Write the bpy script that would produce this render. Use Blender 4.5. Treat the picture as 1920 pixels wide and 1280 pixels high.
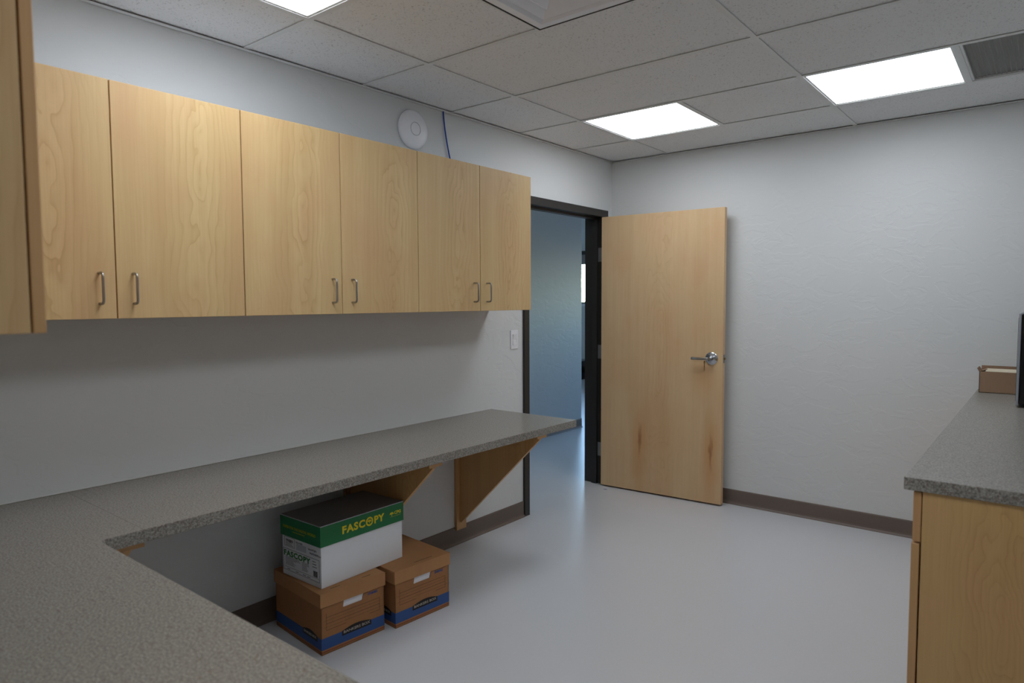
import bpy, bmesh, math, random
from mathutils import Matrix, Vector
random.seed(4)
for o in list(bpy.data.objects): bpy.data.objects.remove(o, do_unlink=True)
SC = bpy.context.scene; COL = SC.collection
PI = math.pi

# ------------------------------------------------------------------ camera, world, exposure
CX, CY, CZ, YAW, PITCH, ROLL, FPX = 2.64018, -0.01454, 1.39853, 0.67876, -0.06048, -0.00402, 1257.479
def cam_matrix():
    cy, sy = math.cos(YAW), math.sin(YAW)
    f = Vector((-sy, cy, 0)); r = Vector((cy, sy, 0)); u = Vector((0, 0, 1))
    f2 = f*math.cos(PITCH) + u*math.sin(PITCH); u2 = u*math.cos(PITCH) - f*math.sin(PITCH)
    r3 = r*math.cos(ROLL) + u2*math.sin(ROLL); u3 = u2*math.cos(ROLL) - r*math.sin(ROLL)
    m = Matrix((r3, u3, -f2)).transposed().to_4x4()
    m.translation = (CX, CY, CZ)
    return m
cd = bpy.data.cameras.new('camera'); cam = bpy.data.objects.new('camera', cd); COL.objects.link(cam)
cam.matrix_world = cam_matrix()
cd.sensor_width = 36; cd.lens = FPX/1920*36; cd.clip_start = .02
cd.dof.use_dof = True; cd.dof.focus_distance = 3.6; cd.dof.aperture_fstop = 3.2
SC.camera = cam

w = bpy.data.worlds.new('sky'); SC.world = w; w.use_nodes = True
wn = w.node_tree.nodes; wl = w.node_tree.links; wn.clear()
sky = wn.new('ShaderNodeTexSky'); sky.sky_type = 'NISHITA'; sky.sun_disc = False
sky.sun_elevation = math.radians(35); sky.sun_rotation = math.radians(200)
bg = wn.new('ShaderNodeBackground'); bg.inputs[1].default_value = SKY = 3.8
wo = wn.new('ShaderNodeOutputWorld'); wl.new(sky.outputs[0], bg.inputs[0]); wl.new(bg.outputs[0], wo.inputs[0])
LAMP = 8.0                      # radiance of the ceiling light panels
LAMP_COL = (.94, .995, 1.06, 1)
vs = SC.view_settings
SC.display_settings.display_device = 'sRGB'
vs.view_transform = 'Standard'; vs.look = 'None'; vs.gamma = 1; vs.use_curve_mapping = False
vs.exposure = 0.0

# ------------------------------------------------------------------ materials
def lin(c):
    return tuple((v/255/12.92 if v/255 <= .04045 else ((v/255+.055)/1.055)**2.4) for v in c[:3]) + (1,)
class NT:
    def __init__(s, name):
        s.m = bpy.data.materials.new(name); s.m.use_nodes = True
        s.n = s.m.node_tree.nodes; s.l = s.m.node_tree.links
        s.b = s.n['Principled BSDF']; s.o = s.n['Material Output']
    def new(s, t, **k):
        n = s.n.new(t)
        for a, v in k.items(): setattr(n, a, v)
        return n
    def link(s, a, b): s.l.new(a, b)
    def val(s, x, sock):
        if isinstance(x, (int, float)): sock.default_value = x
        else: s.link(x, sock)
    def math(s, op, a, b=0, c=None):
        n = s.new('ShaderNodeMath', operation=op); s.val(a, n.inputs[0]); s.val(b, n.inputs[1])
        if c is not None: s.val(c, n.inputs[2])
        return n.outputs[0]
    def coord(s, which='Object', scale=(1, 1, 1), loc=(0, 0, 0)):
        t = s.new('ShaderNodeTexCoord'); m = s.new('ShaderNodeMapping')
        m.inputs['Scale'].default_value = scale; m.inputs['Location'].default_value = loc
        s.link(t.outputs[which], m.inputs[0]); return m.outputs[0]
    def noise(s, vec, scale, detail=3, rough=.5, w=None, dist=0):
        n = s.new('ShaderNodeTexNoise')
        if w is not None:
            n.noise_dimensions = '4D'; s.val(w, n.inputs['W'])
        s.link(vec, n.inputs['Vector']); n.inputs['Scale'].default_value = scale
        n.inputs['Detail'].default_value = detail; n.inputs['Roughness'].default_value = rough
        n.inputs['Distortion'].default_value = dist
        return n.outputs[0]
    def ramp(s, f, stops):
        n = s.new('ShaderNodeValToRGB'); s.link(f, n.inputs[0]); e = n.color_ramp.elements
        while len(e) < len(stops): e.new(.5)
        for q, (p, c) in zip(e, stops):
            q.position = p; q.color = c if len(c) == 4 else tuple(c)+(1,)
        return n.outputs[0]
    def mix(s, f, a, b, mode='MIX'):
        n = s.new('ShaderNodeMix', data_type='RGBA', blend_type=mode)
        s.val(f, n.inputs[0])
        for x, k in ((a, 6), (b, 7)):
            if isinstance(x, tuple): n.inputs[k].default_value = x
            else: s.link(x, n.inputs[k])
        return n.outputs[2]
    def bump(s, h, strength, dist):
        n = s.new('ShaderNodeBump'); n.inputs['Strength'].default_value = strength
        n.inputs['Distance'].default_value = dist; s.link(h, n.inputs['Height'])
        s.link(n.outputs[0], s.b.inputs['Normal'])
    def base(s, x):
        if isinstance(x, tuple): s.b.inputs['Base Color'].default_value = x
        else: s.link(x, s.b.inputs['Base Color'])
    def set(s, **k):
        for a, v in k.items(): s.b.inputs[a.replace('_', ' ')].default_value = v
        return s
G = (.5, .5, .5, 1)
def grey(v): return (v, v, v, 1)

def plain(name, rgb, rough=.5, metal=0, var=.03, spec=.5, vscale=30):
    t = NT(name); c = lin(rgb); P = t.coord()
    n = t.noise(P, vscale, 4)
    t.base(t.mix(n, tuple(x*(1-var) for x in c[:3])+(1,), tuple(min(1, x*(1+var)) for x in c[:3])+(1,)))
    t.set(Roughness=rough, Metallic=metal); t.b.inputs['Specular IOR Level'].default_value = spec
    return t.m

def m_wall(name, rgb):
    t = NT(name); P = t.coord(); c = lin(rgb)
    n1 = t.noise(P, 1.3, 3); t.base(t.mix(n1, tuple(x*.97 for x in c[:3])+(1,), c))
    # hand trowelled skim: smooth plateaus with faint ridges
    P2 = t.coord(scale=(1, 1, 1.7))
    a = t.noise(P2, 7, 4, .55, dist=.6)
    r = t.ramp(a, [(.46, grey(0)), (.5, grey(1)), (.62, grey(.8))])
    fine = t.noise(P, 160, 2)
    h = t.mix(.12, r, fine)
    t.bump(h, .22, .0025); t.set(Roughness=.55)
    t.b.inputs['Specular IOR Level'].default_value = .3
    return t.m

def m_floor():
    t = NT('seamless_floor'); P = t.coord(); c = lin((213, 214, 217))
    n = t.noise(P, 2.2, 5, .6); n2 = t.noise(P, 90, 3)
    k = t.mix(n, tuple(x*.97 for x in c[:3])+(1,), c)
    t.base(t.mix(t.math('MULTIPLY', n2, .12), k, lin((150, 150, 158))))
    h = t.noise(P, 3, 2); t.bump(h, .04, .004); t.set(Roughness=.3)
    return t.m

def m_counter():
    t = NT('speckled_laminate'); P = t.coord()
    base = t.noise(P, 210, 2, .6); b2 = t.noise(P, 95, 3, .6); cool = t.noise(P, 330, 1)
    c = t.ramp(base, [(.36, lin((108, 104, 98))), (.47, lin((140, 136, 128))), (.56, lin((154, 150, 142))), (.66, lin((176, 172, 164)))])
    c = t.mix(t.ramp(b2, [(.56, grey(0)), (.68, grey(.7))]), c, lin((112, 92, 82)))
    c = t.mix(t.ramp(cool, [(.62, grey(0)), (.7, grey(.6))]), c, lin((92, 92, 92)))
    t.base(c); t.set(Roughness=.34)
    return t.m

def m_maple(name, light=(224, 195, 142), dark=(198, 158, 108), u0=.06, stains=None, contrast=1., freq=44, var=1.0):
    t = NT(name); tc = t.new('ShaderNodeTexCoord'); oi = t.new('ShaderNodeObjectInfo')
    sx = t.new('ShaderNodeSeparateXYZ'); t.link(tc.outputs['Object'], sx.inputs[0])
    X, Y, Z = sx.outputs; R = oi.outputs['Random']
    W = t.math('MULTIPLY', R, 37.)
    U = t.math('ADD', X, Y)
    def vec(a, b, c):
        n = t.new('ShaderNodeCombineXYZ')
        for i, q in enumerate((a, b, c)): t.val(q, n.inputs[i])
        return n.outputs[0]
    slow = vec(t.math('MULTIPLY', U, 3.2), 0, t.math('MULTIPLY', Z, 1.5))
    n1 = t.math('SUBTRACT', t.noise(slow, 1.5, 3, .5, w=W), .5)
    mid = vec(t.math('MULTIPLY', U, 9), 0, t.math('MULTIPLY', Z, 4))
    n2 = t.math('SUBTRACT', t.noise(mid, 2., 2, .5, w=W), .5)
    off = t.math('ADD', t.math('MULTIPLY', R, .05), u0-.025)
    uu = t.math('SUBTRACT', U, off)
    uu = t.math('ADD', uu, t.math('MULTIPLY', n1, .10))
    zz = t.math('ADD', t.math('MULTIPLY', Z, .16), t.math('MULTIPLY', n1, .34))
    zz = t.math('ADD', zz, t.math('MULTIPLY', n2, .05))
    r = t.math('SQRT', t.math('ADD', t.math('MULTIPLY', uu, uu), t.math('MULTIPLY', zz, zz)))
    ring = t.math('FRACT', t.math('MULTIPLY', r, freq))
    line = t.ramp(ring, [(0, grey(.7)), (.05, grey(1)), (.22, grey(.4)), (.7, grey(.0)), (.92, grey(.1))])
    # lines fade away from the heart of the board
    fade = t.ramp(t.math('ABSOLUTE', uu), [(.0, grey(1)), (.07, grey(.75)), (.14, grey(.2)), (.45, grey(.1))])
    patch = t.ramp(t.noise(slow, 4, 2, .5, w=W), [(.35, grey(.35)), (.65, grey(1))])
    line = t.mix(1., t.mix(1., line, fade, 'MULTIPLY'), patch, 'MULTIPLY')
    fib = t.noise(vec(t.math('MULTIPLY', U, 1.), t.math('MULTIPLY', X, .2), t.math('MULTIPLY', Z, .012)), 260, 4, .6, w=W)
    band = t.noise(vec(t.math('MULTIPLY', U, 1.), 0, t.math('MULTIPLY', Z, .05)), 11, 2, .6, w=W)
    blot = t.noise(vec(U, 0, t.math('MULTIPLY', Z, .55)), 5, 4, .6, w=W)
    L = lin(light); D = lin(dark)
    M = tuple((a*.62+b*.38) for a, b in zip(L, D))
    c = t.mix(t.ramp(band, [(.35, grey(0)), (.65, grey(1))]), L, M)
    c = t.mix(t.ramp(blot, [(.45, grey(0)), (.75, grey(.5*var))]), c, lin((214, 164, 122)))
    c = t.mix(t.ramp(fib, [(.42, grey(0)), (.7, grey(.25))]), c, D)
    c = t.mix(t.math('MULTIPLY', line, .55*contrast), c, lin((dark[0]*.92, dark[1]*.86, dark[2]*.78)))
    # short cross flecks of the figure
    fl = t.noise(vec(t.math('MULTIPLY', U, 22), 0, t.math('MULTIPLY', Z, 130)), 1., 2, .5, w=W)
    flm = t.mix(1., t.ramp(fl, [(.6, grey(0)), (.75, grey(1))]), t.ramp(blot, [(.5, grey(0)), (.6, grey(1))]), 'MULTIPLY')
    c = t.mix(t.math('MULTIPLY', flm, .16), c, D)
    for (su, sz, wu, wz, a, col) in (stains or []):
        du = t.math('DIVIDE', t.math('ADD', t.math('SUBTRACT', U, su), t.math('MULTIPLY', n2, .05)), wu)
        dz = t.math('DIVIDE', t.math('SUBTRACT', Z, sz), wz)
        d = t.math('SQRT', t.math('ADD', t.math('MULTIPLY', du, du), t.math('MULTIPLY', dz, dz)))
        d = t.math('ADD', d, t.math('MULTIPLY', t.math('SUBTRACT', fib, .5), 1.2))
        c = t.mix(t.ramp(d, [(0, grey(a)), (.5, grey(a*.55)), (1, grey(0))]), c, lin(col))
    t.base(c); t.set(Roughness=.42); t.bump(fib, .05, .0006)
    t.b.inputs['Specular IOR Level'].default_value = .4
    return t.m

def m_tile():
    t = NT('mineral_fibre_tile'); P = t.coord('Object')
    n = t.noise(P, 125, 2, .6, dist=.8); big = t.noise(P, 30, 2); f = t.noise(P, 420, 2)
    pit = t.mix(1., t.ramp(n, [(.60, grey(0)), (.655, grey(1))]), t.ramp(big, [(.35, grey(.3)), (.6, grey(1))]), 'MULTIPLY')
    c = t.mix(f, lin((226, 226, 226)), lin((238, 238, 238)))
    t.base(t.mix(t.math('MULTIPLY', pit, .5), c, lin((110, 106, 100))))
    h = t.math('SUBTRACT', t.math('MULTIPLY', f, .2), pit); t.bump(h, .5, .0015)
    t.set(Roughness=.9); return t.m

def m_board(name, rgb, dirt=(150, 112, 78)):
    t = NT(name); P = t.coord(); c = lin(rgb)
    fl = t.noise(t.coord(scale=(1, 1, .15)), 240, 2); b = t.noise(P, 9, 4, .6)
    k = t.mix(fl, tuple(x*.93 for x in c[:3])+(1,), tuple(min(1, x*1.06) for x in c[:3])+(1,))
    t.base(t.mix(t.ramp(b, [(.5, grey(0)), (.8, grey(.35))]), k, lin(dirt)))
    t.bump(fl, .15, .0004); t.set(Roughness=.7); return t.m

def m_emit(name, col, strength):
    t = NT(name); t.n.remove(t.b); e = t.new('ShaderNodeEmission')
    e.inputs[0].default_value = col; e.inputs[1].default_value = strength
    t.link(e.outputs[0], t.o.inputs[0]); return t.m

def m_pane():
    t = NT('window_glass'); t.n.remove(t.b)
    tr = t.new('ShaderNodeBsdfTransparent'); tr.inputs[0].default_value = (.93, .97, .97, 1)
    gl = t.new('ShaderNodeBsdfGlossy'); gl.inputs['Roughness'].default_value = .02
    fr = t.new('ShaderNodeFresnel'); fr.inputs[0].default_value = 1.45
    mx = t.new('ShaderNodeMixShader'); t.link(fr.outputs[0], mx.inputs[0]); t.link(tr.outputs[0], mx.inputs[1]); t.link(gl.outputs[0], mx.inputs[2])
    t.link(mx.outputs[0], t.o.inputs[0]); return t.m

M = dict(
    wall=m_wall('painted_wall', (221, 223, 223)), hall=m_wall('hall_wall_paint', (196, 198, 200)), floor=m_floor(), counter=m_counter(),
    counter_dark=None,
    maple=m_maple('maple_laminate'), maple_edge=m_maple('maple_edge', (210, 168, 116), (182, 136, 88), contrast=.4),
    maple_ply=m_maple('maple_panel', (214, 170, 112), (190, 142, 88), u0=.13, contrast=.8),
    door=m_maple('door_veneer', (222, 192, 150), (200, 162, 116), u0=-.02, contrast=.55, freq=40,
        stains=[(-.17, -.72, .07, .36, .55, (196, 132, 66)), (-.165, -.62, .018, .13, .8, (140, 82, 38)),
                (.355, -.68, .07, .40, .55, (196, 130, 62)), (.36, -.66, .013, .15, .75, (146, 86, 40)),
                (.30, -.13, .12, .16, .35, (206, 142, 84)), (.0, -.55, .3, .3, .18, (206, 150, 84))]),
    maple_end=m_maple('maple_end_panel', (216, 180, 122), (190, 146, 92), u0=-.10, contrast=.9, freq=62),
    tile=m_tile(), grid=plain('painted_steel_grid', (222, 223, 222), .45), white=plain('white_plastic', (240, 241, 246), .35),
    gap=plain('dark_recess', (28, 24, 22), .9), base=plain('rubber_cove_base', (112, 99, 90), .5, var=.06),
    toe=plain('rubber_base_toe', (84, 76, 72), .5), frame=plain('dark_bronze_steel', (46, 43, 41), .42, .0),
    steel=plain('brushed_nickel', (168, 166, 162), .28, 1), hinge=plain('satin_hinge_steel', (150, 150, 150), .45, .7),
    satin=plain('satin_chrome', (185, 187, 190), .2, 1),
    kraft=m_board('kraft_cardboard', (166, 116, 72), (136, 92, 56)), kraft2=m_board('kraft_cardboard_lid', (182, 132, 86), (158, 110, 70)),
    blue=plain('blue_print', (50, 84, 144), .6), black=plain('black_print', (28, 22, 20), .6), inkline=plain('brown_ink', (96, 62, 40), .7),
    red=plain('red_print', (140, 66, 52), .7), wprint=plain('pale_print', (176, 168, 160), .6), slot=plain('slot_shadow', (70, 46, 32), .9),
    carton=m_board('carton_cardboard', (160, 130, 104), (140, 110, 84)),
    boxwhite=plain('white_cardboard', (236, 239, 243), .55, var=.02), boxtop=plain('grey_cardboard_top', (142, 138, 134), .6, var=.05, vscale=12),
    green=plain('green_print', (8, 116, 62), .45), yellow=plain('yellow_print', (236, 216, 30), .5), olive=plain('yellow_green_print', (176, 176, 30), .5),
    dgreen=plain('dark_green_ink', (44, 120, 50), .6), ink=plain('black_ink', (44, 44, 50), .6), tape=plain('pale_tape', (196, 202, 208), .3),
    cable=plain('blue_cable', (20, 74, 170), .4), caulk=plain('white_caulk', (215, 215, 212), .5),
    plasticblack=plain('black_enamel', (16, 16, 18), .18), silver=plain('silver_trim', (190, 196, 206), .3, .8),
    paper=plain('cream_paper', (238, 228, 204), .7), brass=plain('brass_key', (150, 122, 70), .3, 1),
    lens=m_emit('lit_diffuser', LAMP_COL, LAMP), pane=m_pane(), blueled=plain('grey_ring', (150, 155, 172), .4),
    outdoor=plain('pale_concrete_ground', (176, 176, 170), .9),
)

# ------------------------------------------------------------------ mesh helpers
class MB:
    def __init__(s): s.b = bmesh.new()
    def box(s, x0, x1, y0, y1, z0, z1, bev=0, seg=1, rot=None):
        r = bmesh.ops.create_cube(s.b, size=1); v = r['verts']
        for p in v: p.co = Vector(((x0+x1)/2+p.co.x*(x1-x0), (y0+y1)/2+p.co.y*(y1-y0), (z0+z1)/2+p.co.z*(z1-z0)))
        if bev:
            e = list({e for p in v for e in p.link_edges})
            bmesh.ops.bevel(s.b, geom=e, offset=bev, segments=seg, affect='EDGES', profile=.5)
        return s
    def prism(s, pts, axis, a, b):
        """2D polygon pts extruded along axis (0,1,2) from a to b; pts hold the two other coordinates in order"""
        def mk(p, t):
            q = [p[0], p[1]]; q.insert(axis, t); return s.b.verts.new(q)
        A = [mk(p, a) for p in pts]; B = [mk(p, b) for p in pts]; n = len(pts)
        s.b.faces.new(A); s.b.faces.new(B[::-1])
        for i in range(n): s.b.faces.new((A[i], B[i], B[(i+1) % n], A[(i+1) % n]))
        bmesh.ops.recalc_face_normals(s.b, faces=s.b.faces)
        return s
    def tube(s, pts, r, seg=10, cap=True):
        pts = [Vector(p) for p in pts]; rings = []; up = None
        for i, p in enumerate(pts):
            d = (pts[min(i+1, len(pts)-1)]-pts[max(i-1, 0)]).normalized()
            if up is None: up = d.orthogonal().normalized()
            up = (up-d*up.dot(d)).normalized(); sd = d.cross(up)
            rings.append([s.b.verts.new(p+(up*math.cos(2*PI*k/seg)+sd*math.sin(2*PI*k/seg))*r) for k in range(seg)])
        for a, b in zip(rings, rings[1:]):
            for k in range(seg): s.b.faces.new((a[k], a[(k+1) % seg], b[(k+1) % seg], b[k]))
        if cap: s.b.faces.new(rings[0][::-1]); s.b.faces.new(rings[-1])
        return s
    def lathe(s, prof, center, axis=0, seg=40):
        """profile [(distance along axis, radius)]"""
        c = Vector(center); rings = []
        A = Vector([1 if i == axis else 0 for i in range(3)]); U = A.orthogonal().normalized(); V = A.cross(U)
        for (t, r) in prof:
            if r == 0: rings.append([s.b.verts.new(c+A*t)])
            else: rings.append([s.b.verts.new(c+A*t+(U*math.cos(2*PI*k/seg)+V*math.sin(2*PI*k/seg))*r) for k in range(seg)])
        for a, b in zip(rings, rings[1:]):
            for k in range(seg):
                k2 = (k+1) % seg
                if len(a) == 1 and len(b) > 1: s.b.faces.new((a[0], b[k2], b[k]))
                elif len(b) == 1 and len(a) > 1: s.b.faces.new((a[k], a[k2], b[0]))
                elif len(a) > 1: s.b.faces.new((a[k], a[k2], b[k2], b[k]))
        bmesh.ops.recalc_face_normals(s.b, faces=s.b.faces)
        return s
    def quad(s, *pts):
        s.b.faces.new([s.b.verts.new(p) for p in pts]); return s
    def build(s, name, mat, parent=None, smooth=False, centre=True):
        """links one mesh object; geometry is given in parent space, origin moved to its centre"""
        me = bpy.data.meshes.new(name)
        o3 = Vector((0, 0, 0))
        if centre and s.b.verts:
            lo = Vector([min(v.co[i] for v in s.b.verts) for i in range(3)]); hi = Vector([max(v.co[i] for v in s.b.verts) for i in range(3)])
            o3 = (lo+hi)/2
            for v in s.b.verts: v.co -= o3
        s.b.to_mesh(me); s.b.free()
        me.materials.append(mat)
        if smooth:
            for p in me.polygons: p.use_smooth = True
            try: me.set_sharp_from_angle(angle=math.radians(40))
            except Exception: pass
        o = bpy.data.objects.new(name, me); COL.objects.link(o); o.location = o3
        if parent is not None: o.parent = parent
        return o

def thing(name, label, cat, loc=(0, 0, 0), rz=0, group=None):
    o = bpy.data.objects.new(name, None); COL.objects.link(o); o.empty_display_size = .1
    o.location = loc; o.rotation_euler = (0, 0, rz); o['label'] = label; o['category'] = cat
    if group: o['group'] = group
    return o
def tag(o, label, cat, group=None):
    o['label'] = label; o['category'] = cat
    if group: o['group'] = group
    return o
def struct(o, label=None):
    o['kind'] = 'structure'
    if label: o['label'] = label
    return o
def sempty(name, label=None, loc=(0, 0, 0)):
    o = bpy.data.objects.new(name, None); COL.objects.link(o); o.location = loc
    return struct(o, label)
def copy_tree(o, parent=None):
    c = o.copy(); COL.objects.link(c)
    if parent is not None: c.parent = parent
    for ch in list(o.children): copy_tree(ch, c)
    return c

def text_obj(name, body, size, mat, parent, origin, ux, uy, bold=0., align='LEFT', shear=0., spacing=1., depth=.0003, fit=None):
    """lettering laid flat on a face: origin, ux = reading direction, uy = up direction (parent space)"""
    cu = bpy.data.curves.new('lettering_curve', 'FONT'); cu.body = body; cu.size = size; cu.align_x = align
    cu.offset = bold; cu.extrude = depth; cu.shear = shear; cu.space_character = spacing; cu.resolution_u = 3
    tmp = bpy.data.objects.new('tmp_text', cu); COL.objects.link(tmp)
    bpy.context.view_layer.update()
    me = bpy.data.meshes.new_from_object(tmp.evaluated_get(bpy.context.evaluated_depsgraph_get()))
    bpy.data.objects.remove(tmp, do_unlink=True)
    ux = Vector(ux).normalized(); uy = Vector(uy).normalized(); n = ux.cross(uy)
    xs = [v.co.x for v in me.vertices]; sc = 1.
    if fit: sc = fit/(max(xs)-min(xs))
    for v in me.vertices:
        p = v.co.copy(); v.co = ux*p.x*sc + uy*p.y*(1 if not fit else 1) + n*p.z
    me.materials.clear(); me.materials.append(mat); me.name = name
    o = bpy.data.objects.new(name, me); COL.objects.link(o); o.location = Vector(origin)+n*.0004; o.parent = parent
    return o

# ------------------------------------------------------------------ dimensions (metres)
H = 2.4375; YF = 4.4686; XR = 2.97; HC = .743
XA = .459; TW = .61; YB = YF-.5284
def GY(k): return YB-.61*k

# ------------------------------------------------------------------ room shell
struct(MB().box(-4.2, 3.2, -1.4, 7.0, -.12, 0).box(3.2, 4.2, -1.4, YF, -.12, 0).build('floor', M['floor'], centre=False), 'pale grey seamless sheet floor')
D0, D1, DT = 3.392, 4.372, 2.045        # rough opening in the left wall
wl_ = MB().box(-.14, 0, .05, D0, 0, H+.2).box(-.14, 0, D1, YF, 0, H+.2).box(-.14, 0, D0, D1, DT, H+.2)
struct(wl_.build('wall_left', M['wall'], centre=False), 'off-white wall with the wall cupboards and doorway')
struct(MB().box(-.14, XR+.12, YF, YF+.13, 0, H+.2).build('wall_far', M['wall'], centre=False), 'off-white far wall behind the open door')
YJ = YB-.61*4; XN = 4.0            # the near part of the room is wider than the counter recess
struct(MB().box(XR, XR+.12, YJ, YF, 0, H+.2).build('wall_right', M['wall'], centre=False))
struct(MB().box(XR+.12, XN+.12, YJ, YJ+.12, 0, H+.2).build('wall_jog', M['wall'], centre=False))
struct(MB().box(XN, XN+.12, -1.3, YJ, 0, H+.2).build('wall_side', M['wall'], centre=False))
struct(MB().box(-.14, 1.9, -.08, .05, 0, H+.2).build('wall_near', M['wall'], centre=False))
struct(MB().box(1.78, 1.9, -1.3, -.08, 0, H+.2).build('wall_corner', M['wall'], centre=False))
struct(MB().box(1.9, XN, -1.3, -1.18, 0, H+.2).build('wall_back', M['wall'], centre=False))

def cove(name, path, nrm, label=None, parent=None):
    """rubber base along a straight run: path ((x0,y0),(x1,y1)), nrm = into the room"""
    (x0, y0), (x1, y1) = path; nx, ny = nrm
    prof = [(0, 0), (.020, 0), (.019, .004), (.010, .012), (.0075, .022), (.0065, .094), (.004, .1), (0, .1)]
    b = MB(); A = [b.b.verts.new((x0+nx*p, y0+ny*p, q)) for p, q in prof]; B = [b.b.verts.new((x1+nx*p, y1+ny*p, q)) for p, q in prof]
    n = len(prof)
    for i in range(n): b.b.faces.new((A[i], B[i], B[(i+1) % n], A[(i+1) % n]))
    b.b.faces.new(A); b.b.faces.new(B[::-1]); bmesh.ops.recalc_face_normals(b.b, faces=b.b.faces)
    return struct(b.build(name, M['base'], parent, centre=False), label)
cove('baseboard_left', ((0, .05), (0, 3.366)), (1, 0), 'taupe rubber baseboard under the long desk')
cove('baseboard_far', ((0, YF), (2.42, YF)), (0, -1), 'taupe rubber baseboard along the far wall')

# ------------------------------------------------------------------ suspended ceiling
ceil = struct(MB().box(-.0, XR, -1.18, YF, H+.17, H+.2).box(XR, XN, -1.18, YJ, H+.17, H+.2).build('ceiling', M['grid'], centre=False), 'suspended tile ceiling with white grid')
ROW = [YF]+[GY(k) for k in range(0, 9)]+[-1.18]
rowcells = {}
SPECIAL = {(XA, 1): 'light', (XA+2*TW, 1): 'light', (XA+3*TW, 1): 'grille', (XA+TW, 4): 'supply', (XA, 5): 'light', (XA+2*TW, 5): 'light'}
cells = []
for r in range(len(ROW)-1):
    y1, y0 = ROW[r], ROW[r+1]
    half = [k for k in SPECIAL if k[1] == r]
    cells.append((0, XA, y0, y1, None))
    for base in (XA, XA+2*TW):
        sp = {k[0]: v for k, v in SPECIAL.items() if k[1] == r}
        a = next((v for q, v in sp.items() if abs(q-base) < .01), None); b = next((v for q, v in sp.items() if abs(q-base-TW) < .01), None)
        if a or b: cells += [(base, base+TW, y0, y1, a), (base+TW, base+2*TW, y0, y1, b)]
        else: cells.append((base, base+2*TW, y0, y1, None))
    cells.append((XA+4*TW, XR if r < 5 else XN, y0, y1, None))
meshes = {}
for (x0, x1, y0, y1, kind) in cells:
    if kind: continue
    key = (round(x1-x0, 3), round(y1-y0, 3))
    if key in meshes:
        o = meshes[key].copy(); COL.objects.link(o); o.location = ((x0+x1)/2, (y0+y1)/2, H+.0125)
    else:
        b = MB().box(x0+.004, x1-.004, y0+.004, y1-.004, H+.0045, H+.0205, .0015)
        o = b.build('ceiling_tile', M['tile'], ceil); meshes[key] = o
def tee(x0, x1, y0, y1): MB().box(x0, x1, y0, y1, H-.0005, H+.0025).box((x0+x1)/2-.001 if x1-x0 < y1-y0 else x0, (x0+x1)/2+.001 if x1-x0 < y1-y0 else x1,
        (y0+y1)/2-.001 if x1-x0 > y1-y0 else y0, (y0+y1)/2+.001 if x1-x0 > y1-y0 else y1, H+.0025, H+.035).build('ceiling_grid_bar', M['grid'], ceil)
for x in (XA, XA+2*TW, XA+4*TW): tee(x-.012, x+.012, -1.18, YF)
for r in range(1, len(ROW)-1):
    y = ROW[r]
    tee(0.0, XA-.012, y-.012, y+.012); tee(XA+.012, XA+2*TW-.012, y-.012, y+.012); tee(XA+2*TW+.012, XA+4*TW-.012, y-.012, y+.012); tee(XA+4*TW+.012, XR if r < 5 else XN, y-.012, y+.012)
for (x0, x1, y0, y1, kind) in cells:
    if abs(x1-x0-TW) < .01 and (abs(x0-XA) < .01 or abs(x0-XA-2*TW) < .01): tee(x1-.012, x1+.012, y0+.012, y1-.012)
def angle(name, x0, x1, y0, y1, vert):
    b = MB().box(x0, x1, y0, y1, H-.0045, H-.002)
    b.box(*vert, H-.0045, H+.022)
    struct(b.build(name, M['grid'], centre=False))
angle('trim_1', 0, .022, .05, YF, (0, .0015, .05, YF))
angle('trim_2', .022, XR, YF-.022, YF, (.022, XR, YF-.0015, YF))

# lights (a lit lens in a white frame)
def troffer():
    t = thing('ceiling_light', '', 'ceiling light', (0, 0, H), 0, 'square lit panels in the ceiling grid')
    a, m = .303, .284
    b = MB()
    for (x0, x1, y0, y1) in ((-a, -m, -a, a), (m, a, -a, a), (-m, m, -a, -m), (-m, m, m, a)): b.box(x0, x1, y0, y1, .0028, .012, .001)
    b.build('frame', M['grid'], t)
    MB().box(-m, m, -m, m, .0045, .0075).build('diffuser', M['lens'], t)
    MB().box(-a+.004, a-.004, -a+.004, a-.004, .012, .07).build('housing', M['grid'], t)
    return t
TL = [(XA+TW/2, (GY(0)+GY(1))/2, 'square lit ceiling panel nearest the corner above the doorway'),
      (XA+2.5*TW, (GY(0)+GY(1))/2, 'square lit ceiling panel beside the grey louvred grille'),
      (XA+TW/2, (GY(4)+GY(5))/2, 'lit ceiling panel cut by the top edge, above the wall cupboards'),
      (XA+2.5*TW, (GY(4)+GY(5))/2, 'lit ceiling panel behind the camera, over the floor in front of the right counter')]
tr0 = troffer()
for i, (x, y, lab) in enumerate(TL):
    o = tr0 if i == 0 else copy_tree(tr0)
    o.location = (x, y, H); o['label'] = lab
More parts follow.
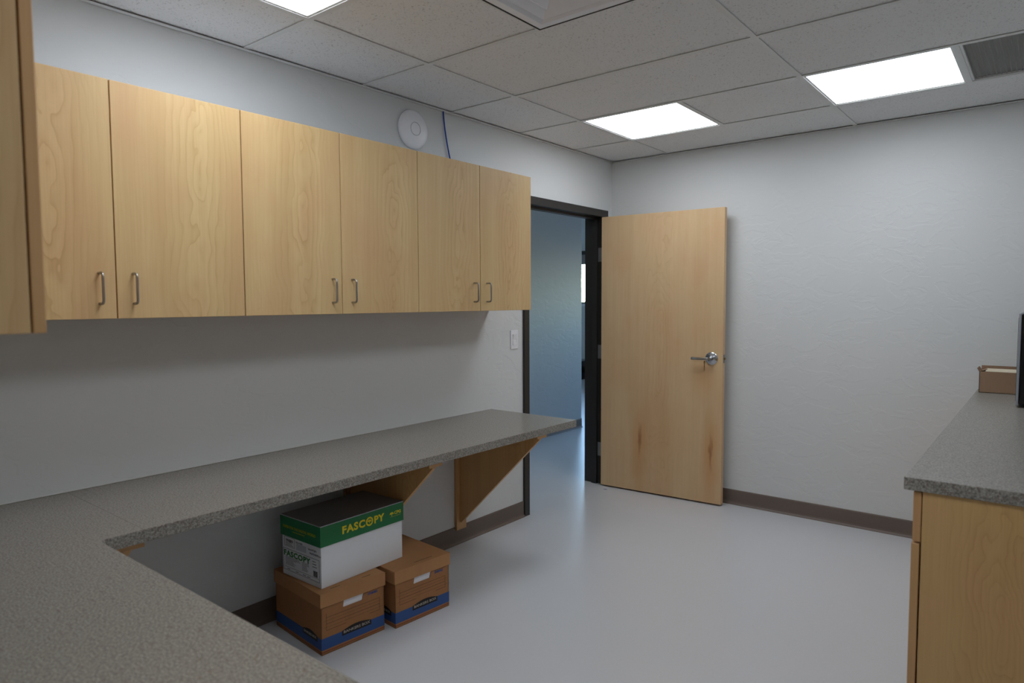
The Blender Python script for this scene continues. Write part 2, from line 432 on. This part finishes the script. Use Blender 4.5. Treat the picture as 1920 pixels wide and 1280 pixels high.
# supply diffuser: flat margin and nested square cones
sd = thing('supply_diffuser', 'white square stepped air diffuser in the ceiling at the top edge', 'air vent', (XA+1.5*TW, (GY(3)+GY(4))/2, H))
def sqring(b, r0, z0, r1, z1):
    A = [(-r0, -r0, z0), (r0, -r0, z0), (r0, r0, z0), (-r0, r0, z0)]; B = [(-r1, -r1, z1), (r1, -r1, z1), (r1, r1, z1), (-r1, r1, z1)]
    for i in range(4): b.quad(A[i], A[(i+1) % 4], B[(i+1) % 4], B[i])
b = MB(); sqring(b, .297, -.0040, .266, -.0040); sqring(b, .266, -.0040, .252, .010); sqring(b, .252, .010, .235, .03); sqring(b, .235, .03, .297, .05); sqring(b, .297, .05, .297, -.0040); b.build('frame', M['white'], sd)
b = MB(); sqring(b, .3045, -.0046, .2965, -.0046); sqring(b, .2965, -.0046, .2965, -.001); sqring(b, .2965, -.001, .3045, -.001); sqring(b, .3045, -.001, .3045, -.0046); b.build('shadow_gap_ring', M['gap'], sd)  # near-black ring painting the shadow gap around the diffuser edge
for i, (r0, r1) in enumerate(((.245, .19), (.185, .13))):
    b = MB(); sqring(b, r0, .001, r0-.006, -.001); sqring(b, r0-.006, -.001, r1, .028); sqring(b, r1, .028, r1, .03); sqring(b, r1, .03, r0, .004); sqring(b, r0, .004, r0, .001); b.build('cone', M['white'], sd)
MB().box(-.125, .125, -.125, .125, .0, .003, .001).build('centre_plate', M['white'], sd)
MB().box(-.3, .3, -.3, .3, .06, .075).build('neck_box', M['grid'], sd)
# return grille with slats
rg = thing('return_grille', 'grey louvred air return grille in the ceiling at the right edge', 'air vent', (XA+3.5*TW, (GY(0)+GY(1))/2, H))
b = MB(); a, m = .303, .283
b = MB()
for (x0, x1, y0, y1) in ((-a, -m, -a, a), (m, a, -a, a), (-m, m, -a, -m), (-m, m, m, a)): b.box(x0, x1, y0, y1, .0028, .016, .001)
b.build('frame', M['grid'], rg)
MB().box(-m, m, -m, m, .0135, .015).build('backing', plain('perforated_grey_steel', (128, 128, 124), .6), rg)
sl = None; n = 30
for i in range(n):
    x = -m+(i+.5)*2*m/n
    if sl is None:
        bb = MB(); bb.prism([(-.0035, .0065), (0, .0015), (.0035, .0065)], 1, -m, m)
        sl = bb.build('slat', plain('grey_slat_paint', (150, 150, 146), .5), rg); o = sl
    else: o = sl.copy(); COL.objects.link(o)
    o.location = (x, 0, .0105)

# ------------------------------------------------------------------ hall beyond the doorway
struct(MB().box(-1.51, -1.39, .9, 6.2, 0, 3.0).build('wall_hall', M['hall'], centre=False), 'blue-grey wall seen through the doorway')
struct(MB().box(-9.1, -1.51, 6.08, 6.2, 0, 3.0).build('wall_alcove', M['hall'], centre=False))
struct(MB().box(-9.2, -9.08, 6.2, 10.5, 0, 3.0).build('wall_end', M['hall'], centre=False))
struct(MB().box(-1.39, -.14, .78, .9, 0, 3.0).build('wall_hall_near', M['hall'], centre=False))
struct(MB().box(-.14, 0, YF+.13, 6.6, 0, 3.0).build('wall_hall_right', M['hall'], centre=False))
struct(MB().box(0, 4.2, 6.48, 6.6, 0, 3.0).build('wall_room_right', M['hall'], centre=False))
struct(MB().box(4.08, 4.2, 6.6, 10.5, 0, 3.0).build('wall_room_end', M['hall'], centre=False))
struct(MB().box(-9.2, 4.2, .78, 10.62, 3.0, 3.06).box(-.14, 4.2, YF+.13, 6.48, 2.9, 3.0).build('ceiling_hall', M['wall'], centre=False))
struct(MB().box(-9.2, 4.2, 7.0, 10.62, -.12, 0).box(-9.2, -4.2, 6.08, 7.0, -.12, 0).box(3.2, 4.2, 6.48, 7.0, -.12, 0).build('floor_far_room', M['floor'], centre=False))
WZ0, WZ1 = 1.34, 2.10
WINS = [(-6.3, -3.7), (-3.4, -.8), (-.5, 2.1)]
b = MB().box(-9.2, WINS[0][0], 10.5, 10.62, 0, 3.0).box(WINS[-1][1], 4.2, 10.5, 10.62, 0, 3.0).box(WINS[0][0], WINS[-1][1], 10.5, 10.62, 0, WZ0).box(WINS[0][0], WINS[-1][1], 10.5, 10.62, WZ1, 3.0)
for (p, q) in zip(WINS, WINS[1:]): b.box(p[1], q[0], 10.5, 10.62, WZ0, WZ1)
struct(b.build('wall_window', M['wall'], centre=False), 'pale far wall with a window, seen past the door frame')
t_ = .035
for i_, (WX0, WX1) in enumerate(WINS):
    win = sempty('window_%d' % (i_+1), 'bright daylit window glimpsed beside the dark door frame' if i_ == 0 else None, (0, 0, 0))
    f = MB()
    f.box(WX0, WX1, 10.52, 10.58, WZ0, WZ0+t_).box(WX0, WX1, 10.52, 10.58, WZ1-t_, WZ1).box(WX0, WX0+t_, 10.52, 10.58, WZ0, WZ1).box(WX1-t_, WX1, 10.52, 10.58, WZ0, WZ1).box((WX0+WX1)/2-.02+.6, (WX0+WX1)/2+.02+.6, 10.52, 10.58, WZ0, WZ1)
    f.build('window_frame', M['hinge'], win)
    MB().box(WX0+t_, WX1-t_, 10.548, 10.552, WZ0+t_, WZ1-t_).build('pane', M['pane'], win)
    MB().box(WX0-.03, WX1+.03, 10.44, 10.52, WZ0-.045, WZ0, .003).build('window_sill', M['white'], win)
    MB().box(WX0-.03, WX1+.03, 10.46, 10.50, WZ1+.14, WZ1+.21, .002).build('blind_rail', M['frame'], win)
    MB().box(WX0, WX1, 10.475, 10.499, WZ1-.01, WZ1+.14, .002).build('blind_cassette', M['hinge'], win)
    # portal so the daylight through the window is sampled well (adds no light of its own)
    pl = bpy.data.lights.new('window_portal', 'AREA'); pl.shape = 'RECTANGLE'; pl.size = WX1-WX0; pl.size_y = WZ1-WZ0
    po = bpy.data.objects.new('window_portal', pl); COL.objects.link(po); po.location = ((WX0+WX1)/2, 10.60, (WZ0+WZ1)/2); po.rotation_euler = (-PI/2, 0, 0)
    try: pl.cycles.is_portal = True
    except Exception: bpy.data.objects.remove(po)
cove('baseboard_hall', ((-1.39, .9), (-1.39, 6.2)), (1, 0), 'taupe rubber baseboard of the wall seen through the doorway')
cove('baseboard_window', ((-9.08, 10.5), (4.08, 10.5)), (0, -1))
struct(MB().box(-40, 40, 10.8, 90, -.3, -.2).build('ground_outside', M['outdoor'], centre=False))
wb = thing('storage_bin', 'low black bin under the far window, glimpsed beside the dark door frame', 'bin', (-4.1, 10.1, 0))
b = MB(); b.prism([(-.30, .30), (-.27, 0), (.27, 0), (.30, .30)][::-1], 1, -.2, .2); b.build('body', M['plasticblack'], wb)
MB().box(-.315, .315, -.215, .215, .302, .335, .006).build('lid', M['plasticblack'], wb)
MB().tube([(-.06, 0, .335), (-.06, 0, .37), (.06, 0, .37), (.06, 0, .335)], .009, 8).build('handle', M['plasticblack'], wb)

# ------------------------------------------------------------------ door: bronze frame, maple leaf swung open
door = sempty('door_1', 'open maple door leaf in a dark bronze steel frame', (0, 0, 0))
OY0, OY1, OZ = 3.418, 4.345, 2.018
def frame_leg(y_in, s):
    # cross-section in x,y: faces wrap the wall, stop in the middle; s = -1 near jamb, +1 far jamb
    P = [(.016, 0), (.016, .05), (0, .05), (0, .045), (.012, .045)]
    pts = [(.016, y_in), (.016, y_in+s*.05), (-.003, y_in+s*.05), (-.003, y_in+s*.026), (-.137, y_in+s*.026), (-.137, y_in+s*.05), (-.156, y_in+s*.05), (-.156, y_in),
           (-.085, y_in), (-.085, y_in-s*.016), (-.040, y_in-s*.016), (-.040, y_in)]
    b = MB(); b.prism(pts, 2, 0, OZ+.048); return b
frame_leg(OY0, -1).build('door_jamb', M['frame'], door)
frame_leg(OY1, 1).build('door_jamb', M['frame'], door)
b = MB(); z = OZ
b.prism([(.0165, z), (.0165, z+.05), (-.003, z+.05), (-.003, z+.026), (-.137, z+.026), (-.137, z+.05), (-.1565, z+.05), (-.1565, z), (-.085, z), (-.085, z-.016), (-.040, z-.016), (-.040, z)], 1, OY0-.0495, OY1+.0495)
b.build('door_head', M['frame'], door)
leaf = None
ANG = math.radians(3.2)
PX, PY = .012, OY1+.004
# leaf space: origin at pivot, +x along the leaf, +y toward the far wall
lf = MB().box(.004, .918, -.052, -.008, .012, 2.012, .0012)
leaf = lf.build('door_leaf', M['door'], door)
lc = leaf.location.copy()
Rz = Matrix.Rotation(ANG, 4, 'Z')
leaf.location = Matrix.Translation((PX, PY, 0)) @ Rz @ lc; leaf.rotation_euler = (0, 0, ANG)
def inleaf(b, name, mat, smooth=False):
    for v in b.b.verts: v.co -= lc
    return b.build(name, mat, leaf, smooth)
LY = -.052; LX = .842; LZ = 1.005
def lever(sgn, key):
    b = MB(); yb = LY if sgn < 0 else -.008
    prof = [(0, 0), (0, .043), (.004, .043), (.009, .038), (.012, .022), (.016, .016), (.040, .0125), (.052, .0125), (.054, .0)]
    b.lathe([(t*sgn, r) for t, r in prof], (LX, yb, LZ), 1, 32)
    b.box(LX-.128, LX+.010, *(sorted((yb+sgn*.036, yb+sgn*.050))), LZ-.010, LZ+.009, .004, 2)
    return inleaf(b, 'door_handle', M['satin'], True)
lever(-1, True); lever(1, False)
inleaf(MB().box(.9175, .9195, -.045, -.015, LZ-.028, LZ+.028), 'latch_plate', M['hinge'])
inleaf(MB().box(.9195, .928, -.037, -.023, LZ-.008, LZ+.008, .003), 'latch_bolt', M['brass'])
for zc in (1.741, 1.012, .268):
    b = MB().box(-.038, .012, OY1-.0022, OY1-.0002, zc-.052, zc+.052).tube([(.018, OY1+.004, zc-.054), (.018, OY1+.004, zc+.054)], .0065, 10)
    b.build('hinge', M['hinge'], door)
# key ring left in the lever
ky = thing('key', 'small key hanging from the cylinder of the door lever', 'key', Matrix.Translation((PX, PY, 0)) @ Rz @ Vector((LX-.03, LY-.056, LZ-.012)), ANG)
MB().lathe([(-.002, .010), (.002, .010), (.002, .006), (-.002, .006), (-.002, .010)], (0, 0, -.010), 0, 16).build('bow', M['brass'], ky)
MB().box(-.001, .001, -.004, .004, -.068, -.018).box(-.001, .001, .004, .006, -.06, -.052).box(-.001, .001, .004, .0065, -.045, -.036).build('blade', M['brass'], ky)

# ------------------------------------------------------------------ wall cupboards
def pull(b_name, parent, x, y, zc, nrm=(1, 0)):
    nx, ny = nrm; h = .048; d = .032; r = .0042; R = .012; pts = []
    pts.append((0, -h))
    for k in range(6): a = k/5*PI/2; pts.append((d-R+R*math.sin(a), -h+R-R*math.cos(a)))
    for k in range(6): a = k/5*PI/2; pts.append((d-R+R*math.cos(a), h-R+R*math.sin(a)))
    pts.append((0, h))
    b = MB().tube([(x+nx*p, y+ny*p, zc+q) for p, q in pts], r, 10)
    return b.build(b_name, M['steel'], parent, True)
ZB, ZT = 1.347, 2.095
def cupboard(loc, label, w, nrm='x'):
    t = thing('wall_cupboard', label, 'cupboard', loc, 0, 'maple wall cupboards in a row on the left wall')
    MB().box(0, .293, .001, 2*w-.001, 0, ZT-ZB-.0005).build('body', M['maple_edge'], t)
    MB().box(.001, .2925, .002, 2*w-.002, ZT-ZB-.0005, ZT-ZB+.001).build('top_panel', M['boxwhite'], t)
    for k in (0, 1):
        d = MB().box(.2955, .315, k*w+.0018, (k+1)*w-.0018, .0, ZT-ZB, .0009).build('door', M['maple'], t)
        y = w-.050 if k == 0 else w+.050
        c = d.location
        pull('handle', d, .315-c.x, y-c.y, .096-c.z)
    return t
W = .4362
c0 = cupboard((0, .427, ZB), 'maple two-door wall cupboard at the left end of the row, part hidden by another', W)
c1 = copy_tree(c0); c1.location = (0, 1.2995, ZB); c1['label'] = 'maple two-door wall cupboard in the middle of the row'
c2 = copy_tree(c0); c2.location = (0, 2.172, ZB); c2['label'] = 'maple two-door wall cupboard next to the doorway, below the blue cable'
tag(MB().box(.0, .31, .387, .4265, ZB, ZT).build('corner_filler', M['maple_edge']), 'narrow maple filler strip in the corner between the cupboard runs', 'filler strip')
# cupboard on the near wall, only its end panel and door edge show
rc = thing('side_cupboard', 'maple cupboard end panel cut off by the left edge of the frame', 'cupboard', (0, .0505, ZB))
MB().box(.0, 1.29, .0, .301, .003, .90).build('body', M['maple_edge'], rc)
MB().box(1.291, 1.31, .0, .3025, 0, .905, .001).build('end_panel', M['maple'], rc)
for x0, x1 in ((.335, .82), (.824, 1.309)):
    d = MB().box(x0, x1, .3065, .3255, .0, .905, .001).build('door', M['maple_edge'], rc)
    pull('handle', d, ((x1-.05) if x0 < .5 else (x0+.05))-d.location.x, .3255-d.location.y, .096-d.location.z, (0, 1))

# ------------------------------------------------------------------ desk: L-shaped laminate top on wooden brackets
dk = thing('countertop', 'grey-brown speckled laminate L-shaped desk top fixed along the left wall', 'countertop', (0, 0, HC-.038))
TH = .038
def slab(pts, bev, name='top_slab'):
    b = MB(); b.prism(pts, 2, 0, TH); e = [e for e in b.b.edges]
    bmesh.ops.bevel(b.b, geom=e, offset=bev, segments=2, affect='EDGES', profile=.6)
    return b.build(name, M['counter'], dk)
slab([(.0, .7973), (.615, .7973), (.615, 3.059), (.0, 3.059)], .0022)
slab([(.0, .052), (1.86, .052), (1.86, .690), (.640, .681), (.622, .683), (.615, .695), (.615, .7968), (.0, .7968)], .0005)
MB().box(.0005, .005, .055, 3.058, TH, TH+.004, .0015).build('caulk_bead', M['caulk'], dk)
def bracket(y0, label):
    t = thing('desk_bracket', label, 'bracket', (0, y0, .083), 0, 'triangular maple brackets under the desk top')
    top = HC-.038-.083
    MB().box(.0, .019, 0, .080, 0, top-.0, .001).build('wall_cleat', M['maple_edge'], t)
    MB().box(.0195, .597, 0, .080, top-.019, top, .001).build('top_cleat', M['maple_edge'], t)
    b = MB(); b.prism([(.0195, top-.0195), (.588, top-.0195), (.588, top-.026), (.03, .046), (.0195, .046)], 1, .026, .045); b.build('brace_panel', M['maple_ply'], t)
    return t
b0 = bracket(2.725, 'triangular maple bracket under the desk, the one nearest the doorway')
for y, lab in ((1.955, 'triangular maple bracket under the desk behind the green-lidded paper box'), (.725, 'maple bracket under the inner corner of the L-shaped desk')):
    c = copy_tree(b0); c.location = (0, y, .083); c['label'] = lab
tag(MB().box(1.80, 1.83, .055, .66, 0, HC-.0385, .001).build('desk_end_panel', M['maple_ply']), 'maple support panel under the near end of the desk', 'panel')

# ------------------------------------------------------------------ right hand base units
def base_unit(y0, w, label):
    t = thing('base_cabinet', label, 'cabinet', (2.33, y0, 0), 0, 'maple base cabinets under the right counter')
    MB().box(.048, .635, .0, w, .10, .864).build('body', M['maple_edge'], t)
    MB().box(.10, .635, .02, w, 0, .10).build('toe_kick', M['base'], t)
    MB().box(.046, .636, -.019, -.0005, .0, .866, .0006).build('end_panel', M['maple_end'], t)
    d = MB().box(.0235, .0435, -.017, w-.003, .7215, .862, .001).build('drawer', M['maple_edge'], t)
    q = d.location; b = MB()
    pts = [(0, -.048), (-.02, -.048), (-.032, -.036), (-.032, .036), (-.02, .048), (0, .048)]
    b.tube([(.0235+a-q.x, w/2+c-q.y, .79-q.z) for a, c in pts], .0042, 8); b.build('handle', M['steel'], d, True)
    for k in (0, 1):
        a0 = -.017 if k == 0 else w/2+.0015; a1 = w/2-.0015 if k == 0 else w-.003
        d = MB().box(.0215, .0415, a0, a1, .105, .7155, .001).build('door', M['maple_edge'], t)
        pull('handle', d, .0215-d.location.x, (w/2-.05 if k == 0 else w/2+.05)-d.location.y, .64-d.location.z, (-1, 0))
    return t
bw = (YF-.001-2.146)/3
u0 = base_unit(2.146, bw-.02, 'maple base cabinet at the near end of the right counter, plain end panel showing')
for k in (1, 2):
    u = copy_tree(u0); u.location = (2.33, 2.146+k*bw, 0); u['label'] = ('maple base cabinet in the middle of the right counter run', 'maple base cabinet of the right run standing against the far wall')[k-1]
rt = thing('side_countertop', 'grey-brown speckled laminate counter along the right wall', 'countertop', (2.33, 2.12, .866))
MB().box(0, .638, 0, YF-2.121, 0, .036, .002, 2).build('top_slab', M['counter'], rt)

# open carton at the far end
ct = thing('carton', 'low open brown carton on the right counter against the far wall', 'carton', (2.345, 4.316, .902))
cw, cdp = .32, .145
b = MB().box(0, cw, 0, .003, 0, .112).box(0, .003, 0, cdp, 0, .112).box(cw-.003, cw, 0, cdp, 0, .112).box(0, cw, cdp-.003, cdp, 0, .134).box(0, cw, 0, cdp, 0, .003)
b.build('body', M['carton'], ct)
b = MB(); b.prism([(0, .106), (-.012, .128), (-.009, .129), (.003, .108)], 1, .01, cdp-.004); b.build('flap', M['carton'], ct)
b = MB(); b.prism([(.004, .109), (.004, .111), (.03, .122), (.03, .119)], 1, .05, cdp-.004); b.build('flap', M['carton'], ct)
pf = thing('papers', 'cream papers standing inside the open brown carton', 'papers', (2.345, 4.316, .906))
for k in range(5): MB().box(.025, cw-.02, .02+k*.02, .033+k*.02, 0, .111+.0015*k, .001).build('paper_bundle', M['paper'], pf)
# microwave
mw = thing('microwave', 'black microwave with silver front edge, cut off by the right edge', 'microwave', (2.52, 3.80, .902))
MB().box(.0105, .435, 0, .44, .014, .428, .006, 2).build('body', M['plasticblack'], mw)
b = MB().box(.0, .0102, -.002, .442, .010, .432, .003, 3); b.build('front_bezel', M['silver'], mw)
MB().box(-.0015, .0, .012, .32, .03, .41).build('door', M['plasticblack'], mw)
MB().box(-.0015, .0, .325, .43, .03, .41).build('control_panel', M['plasticblack'], mw)
MB().box(-.004, -.0015, .30, .316, .05, .39, .001).build('handle', M['silver'], mw)
for x, y in ((.05, .03), (.40, .03), (.05, .41), (.40, .41)): MB().lathe([(0, 0), (0, .012), (.014, .014), (.014, 0)], (x, y, 0), 2, 14).build('foot', M['plasticblack'], mw)
b = MB()
for k in range(7): b.box(.12+k*.035, .14+k*.035, -.0012, 0, .23, .236)
b.build('side_vent', M['gap'], mw)

# ------------------------------------------------------------------ wall things
ap = thing('wireless_access_point', 'white disc-shaped wireless access point on the left wall above the cupboards', 'access point', (0, 2.432, 2.292))
MB().lathe([(0, 0), (0, .092), (.004, .0985), (.011, .1), (.018, .097), (.025, .085), (.0295, .05), (.030, .0355)], (0, 0, 0), 0, 64).lathe([(.030, .0355), (.0285, .0345), (.0285, .0325), (.0302, .0315), (.031, 0)], (0, 0, 0), 0, 64).build('shell', M['white'], ap, True)
MB().lathe([(.0286, .0342), (.0292, .0342), (.0292, .0328), (.0286, .0328), (.0286, .0342)], (0, 0, 0), 0, 64).build('ring', M['blueled'], ap, True)
pts = []
for k in range(21):
    s = k/20; pts.append((.006+.004*math.sin(s*3), 2.661+.072*s**1.9, H-.0-(H-2.12)*s))
pts += [(.012, 2.744, 2.105), (.03, 2.76, 2.0995), (.08, 2.80, 2.0990)]
tag(MB().tube(pts, .0038, 8).build('network_cable', M['cable'], None, True), 'thin blue network cable hanging from the ceiling onto the cupboard top', 'cable')
sw = thing('light_switch', 'white rocker light switch on the wall beside the doorway', 'light switch', (0, 3.277, 1.155))
MB().box(0, .0055, -.036, .036, -.0585, .0585, .002, 2).build('cover_plate', M['white'], sw)
b = MB(); b.prism([(.0056, -.033), (.0085, -.033), (.0065, 0), (.0105, .033), (.0056, .033)], 1, -.0165, .0165); b.build('rocker', M['white'], sw)
MB().box(.0056, .0072, -.0185, -.0172, -.035, .035).box(.0056, .0072, .0172, .0185, -.035, .035).build('rocker_surround', M['grid'], sw)
tp = MB(); tp.prism([(.080, 4.225), (.104, 4.231), (.111, 4.243), (.088, 4.241)], 2, 0, .0006)
tag(tp.build('tape_scrap', M['cable']), 'tiny scrap of blue tape on the floor before the open door', 'tape')

# ------------------------------------------------------------------ storage boxes
def storage_box(loc, rz, label, L, Dp, slots):
    """origin at the near front corner on the floor; +y along the front, -x to the back"""
    t = thing('storage_box', label, 'box', loc, rz, 'brown cardboard file boxes under the desk')
    hb = .243; h0, h1, z0, z1 = .103, .197, .164, .192
    b = MB()
    # front wall with the hand hole
    b.box(-.004, 0, 0, L, 0, z0).box(-.004, 0, 0, L, z1, hb)
    b.prism([(0, z0), (h0-.004, z0), (h0, z1), (0, z1)], 0, -.004, 0); b.prism([(h1-.006, z0), (L, z0), (L, z1), (h1+.002, z1)], 0, -.004, 0)
    b.box(-Dp, -Dp+.004, 0, L, 0, hb).box(-Dp, 0, 0, .004, 0, hb).box(-Dp, 0, L-.004, L, 0, hb).box(-Dp, 0, 0, L, 0, .004)
    body = b.build('body', M['kraft'], t); bc = body.location.copy()
    def sub(b, name, mat):
        for v in b.b.verts: v.co -= bc
        return b.build(name, mat, body)
    sub(MB().box(-.007, -.0045, h0-.01, h1+.01, z0-.01, z1+.01), 'hand_hole', M['white'])
    e = .0004
    sub(MB().box(-Dp-e, e, -e, L+e, .020, .067), 'blue_band', M['blue'])
    sub(MB().box(-Dp-e, e, -e, L+e, .010, .013), 'base_line', M['red'])
    g = MB(); T = .0015
    def hl(y0, y1, z, th=T): g.box(0, e, y0, y1, z-th/2, z+th/2)
    hl(.022, L-.022, .148); hl(.022, L-.022, .122); hl(.022, .112, .096); hl(.225, L-.022, .096); hl(.2, L-.022, .19)
    g.box(0, e, .022, .0235, .096, .165); g.box(0, e, L-.0235, L-.022, .096, .148)
    for zz in (.108, .135): hl(.008, L-.008, zz, .0006)
    sub(g, 'printed_lines', M['inkline'])
    def loz(y0, y1, side):
        n = 9; P = []
        zb_, zs, zt_ = .048, .068, .080
        P.append((y0, zb_))
        P.append((y1, zb_))
        for k in range(n+1):
            s = k/n; P.append((y1+(y0-y1)*s, zs+(zt_-zs)*math.sin(PI*s)))
        m = MB()
        if side == 'x': m.prism(P, 0, e, 2*e)
        else: m.prism(P, 1, -2*e, -e)
        return m
    sub(loz(.092, .232, 'x'), 'name_plate', M['black']); sub(loz(-.145, -.03, 'y'), 'name_plate', M['black'])
    text_obj('lettering', 'BANKERS BOX', .0155, M['wprint'], body, Vector((2*e, .162, .0565))-bc, (0, 1, 0), (0, 0, 1), bold=.0002, align='CENTER', fit=.126)
    text_obj('lettering', 'BANKERS BOX', .0145, M['wprint'], body, Vector((-.0875, -2*e, .0565))-bc, (1, 0, 0), (0, 0, 1), bold=.0002, align='CENTER', fit=.098)
    text_obj('lettering', 'STOR/FILE', .0135, M['blue'], body, Vector((e, .216, .176))-bc, (0, 1, 0), (0, 0, 1), bold=.0005, shear=.3, fit=.05)
    b = MB(); o_ = .005
    b.box(-Dp-o_, o_, -o_, L+o_, .2455, .2495, .0008)
    b.box(.001, o_, -o_, L+o_, .194, .2455, .0008).box(-Dp-o_, -Dp-.001, -o_, L+o_, .194, .2455, .0008).box(-Dp, .001, -o_, -.001, .194, .2455, .0008).box(-Dp, .001, L+.001, L+o_, .194, .2455, .0008)
    lid = b.build('lid', M['kraft2'], t); lc_ = lid.location.copy()
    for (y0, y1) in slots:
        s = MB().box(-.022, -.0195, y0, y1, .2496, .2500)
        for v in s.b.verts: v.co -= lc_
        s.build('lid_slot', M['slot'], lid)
    return t
storage_box((.437, 1.512, 0), math.radians(-5), 'brown cardboard file box under the desk, nearer one, beneath the paper box', .298, .372, [(.055, .10), (.205, .245)])
storage_box((.497, 1.842, 0), math.radians(-4.5), 'brown cardboard file box standing nearer the doorway, its lid uncovered', .302, .352, [(.12, .22)])

# paper box on top
pb = thing('paper_box', 'white paper box with a bright green lid on top of the brown file boxes', 'box', (.402, 1.542, .2506), math.radians(.6))
pw, pl_ = .268, .432
b = MB().box(-pw, 0, 0, pl_, 0, .236, .0012); body = b.build('body', M['boxwhite'], pb); bc = body.location.copy()
def subp(b, name, mat, par, c):
    for v in b.b.verts: v.co -= c
    return b.build(name, mat, par)
e = .0004
lb = MB()   # printed end label: frames and rules
def rect(x0, x1, z0, z1, t=.0012):
    for a in ((x0, x1, z0, z0+t), (x0, x1, z1-t, z1), (x0, x0+t, z0, z1), (x1-t, x1, z0, z1)): lb.box(a[0], a[1], -e, 0, a[2], a[3])
rect(-.262, -.012, .022, .114); rect(-.252, -.180, .125, .165, .001)
lb.box(-.252, -.016, -e, 0, .036, .0368)
for k in range(9): lb.box(-.246, -.246+random.uniform(.05, .11), -e, 0, .046+k*.0042, .047+k*.0042)
for k in range(9): lb.box(-.130, -.130+random.uniform(.03, .05), -e, 0, .046+k*.0042, .047+k*.0042)
for k in range(3): lb.box(-.058, -.030-.003*k, -e, 0, .078+k*.011, .0805+k*.011)
for x in (-.235, -.175, -.125, -.095): lb.box(x, x+.02, -e, 0, .0275, .0295)
for k in range(5): lb.box(-.243, -.193+random.uniform(-.01, .005), -e, 0, .130+k*.006, .1315+k*.006)
subp(lb, 'end_label', M['ink'], body, bc)
bcd = MB(); x = -.052
while x < -.026:
    wd = random.choice((.0006, .001, .0016)); bcd.box(x, x+wd, -e, 0, .040, .064); x += wd+random.choice((.0006, .0011))
subp(bcd, 'barcode', M['ink'], body, bc)
text_obj('lettering', 'FASCOPY', .032, M['dgreen'], body, Vector((-.258, -e, .0845))-bc, (1, 0, 0), (0, 0, 1), bold=.0011, spacing=1.1, fit=.185)
def scribble(x0, z0, n, h, seed):
    random.seed(seed); p = []
    for k in range(n*6):
        p.append((x0+k*.0016, -.0007, z0+h*.5*math.sin(k*1.35+random.uniform(-.6, .6))*random.uniform(.4, 1)))
    m = MB(); m.tube(p, .0006, 5); subp(m, 'handwriting', M['ink'], body, bc)
scribble(-.170, .155, 5, .009, 1); scribble(-.085, .146, 6, .010, 2); scribble(-.075, .131, 8, .010, 3); scribble(-.236, .150, 5, .012, 5)
subp(MB().box(-.168, -.100, -.0003, 0, .124, .150), 'clear_tape', M['tape'], body, bc)
lo = .005; lzt = .2555; lh = .0855
b = MB(); b.box(-pw-lo, lo, -lo, pl_+lo, lzt-.003, lzt-.0006)
b.box(.0012, lo, -lo, pl_+lo, lzt-lh, lzt-.003).box(-pw-lo, -pw-.0012, -lo, pl_+lo, lzt-lh, lzt-.003).box(-pw, .0012, -lo, -.0012, lzt-lh, lzt-.003).box(-pw, .0012, pl_+.0012, pl_+lo, lzt-lh, lzt-.003)
lid = b.build('lid', M['green'], pb); lc_ = lid.location.copy(); lid['label'] = 'bright green lid with yellow lettering and grey top'
subp(MB().box(-pw-lo, lo, -lo, pl_+lo, lzt-.0006, lzt), 'lid_top', M['boxtop'], lid, lc_)
ed = MB().box(lo-.001, lo+.0006, -lo, pl_+lo, lzt-.0022, lzt+.0006).box(-pw-lo, lo, -lo-.0006, -lo+.001, lzt-.0022, lzt+.0006)
subp(ed, 'worn_edge', M['tape'], lid, lc_)
fz = lzt-lh
text_obj('lettering', 'FASC', .043, M['yellow'], lid, Vector((lo, .100, fz+.0285))-lc_, (0, 1, 0), (0, 0, 1), bold=.0016, spacing=1.12, fit=.118)
text_obj('lettering', 'PY', .043, M['yellow'], lid, Vector((lo, .268, fz+.0285))-lc_, (0, 1, 0), (0, 0, 1), bold=.0016, spacing=1.12, fit=.056)
oy, oz = .2435, fz+.0435
subp(MB().lathe([(0, .0195), (.0006, .0195), (.0006, .0125), (0, .0125), (0, .0195)], (lo+.0002, oy, oz), 0, 32), 'lettering', M['yellow'], lid, lc_)
def tree(cy, cz, s, mat):
    P = [(cy+s*math.cos(a), cz+s*.75*math.sin(a)) for a in [PI*k/10 for k in range(11)]]
    P += [(cy-s*.55, cz-s*.12), (cy-s*.1, cz-s*.05), (cy-s*.12, cz-s*.75), (cy+s*.12, cz-s*.75), (cy+s*.1, cz-s*.05), (cy+s*.55, cz-s*.12)]
    m = MB(); m.prism(P, 0, lo+.0001, lo+.0007); subp(m, 'tree_emblem', mat, lid, lc_)
tree(oy, oz-.0005, .0105, M['yellow']); tree(.368, fz+.043, .0115, M['yellow'])
text_obj('lettering', 'CPG', .019, M['yellow'], lid, Vector((lo, .3825, fz+.039))-lc_, (0, 1, 0), (0, 0, 1), bold=.0006, fit=.038)
subp(MB().box(lo, lo+.0005, .360, .42, fz+.0305, fz+.032), 'lettering', M['olive'], lid, lc_)
text_obj('lettering', 'PAPER FOR THE DIGITAL WORLD', .0155, M['olive'], lid, Vector((-.252, -lo, fz+.036))-lc_, (1, 0, 0), (0, 0, 1), bold=.0003, fit=.225)
subp(MB().box(-.185, -.10, -lo-.0005, -lo, fz+.025, fz+.028), 'lettering', M['olive'], lid, lc_)
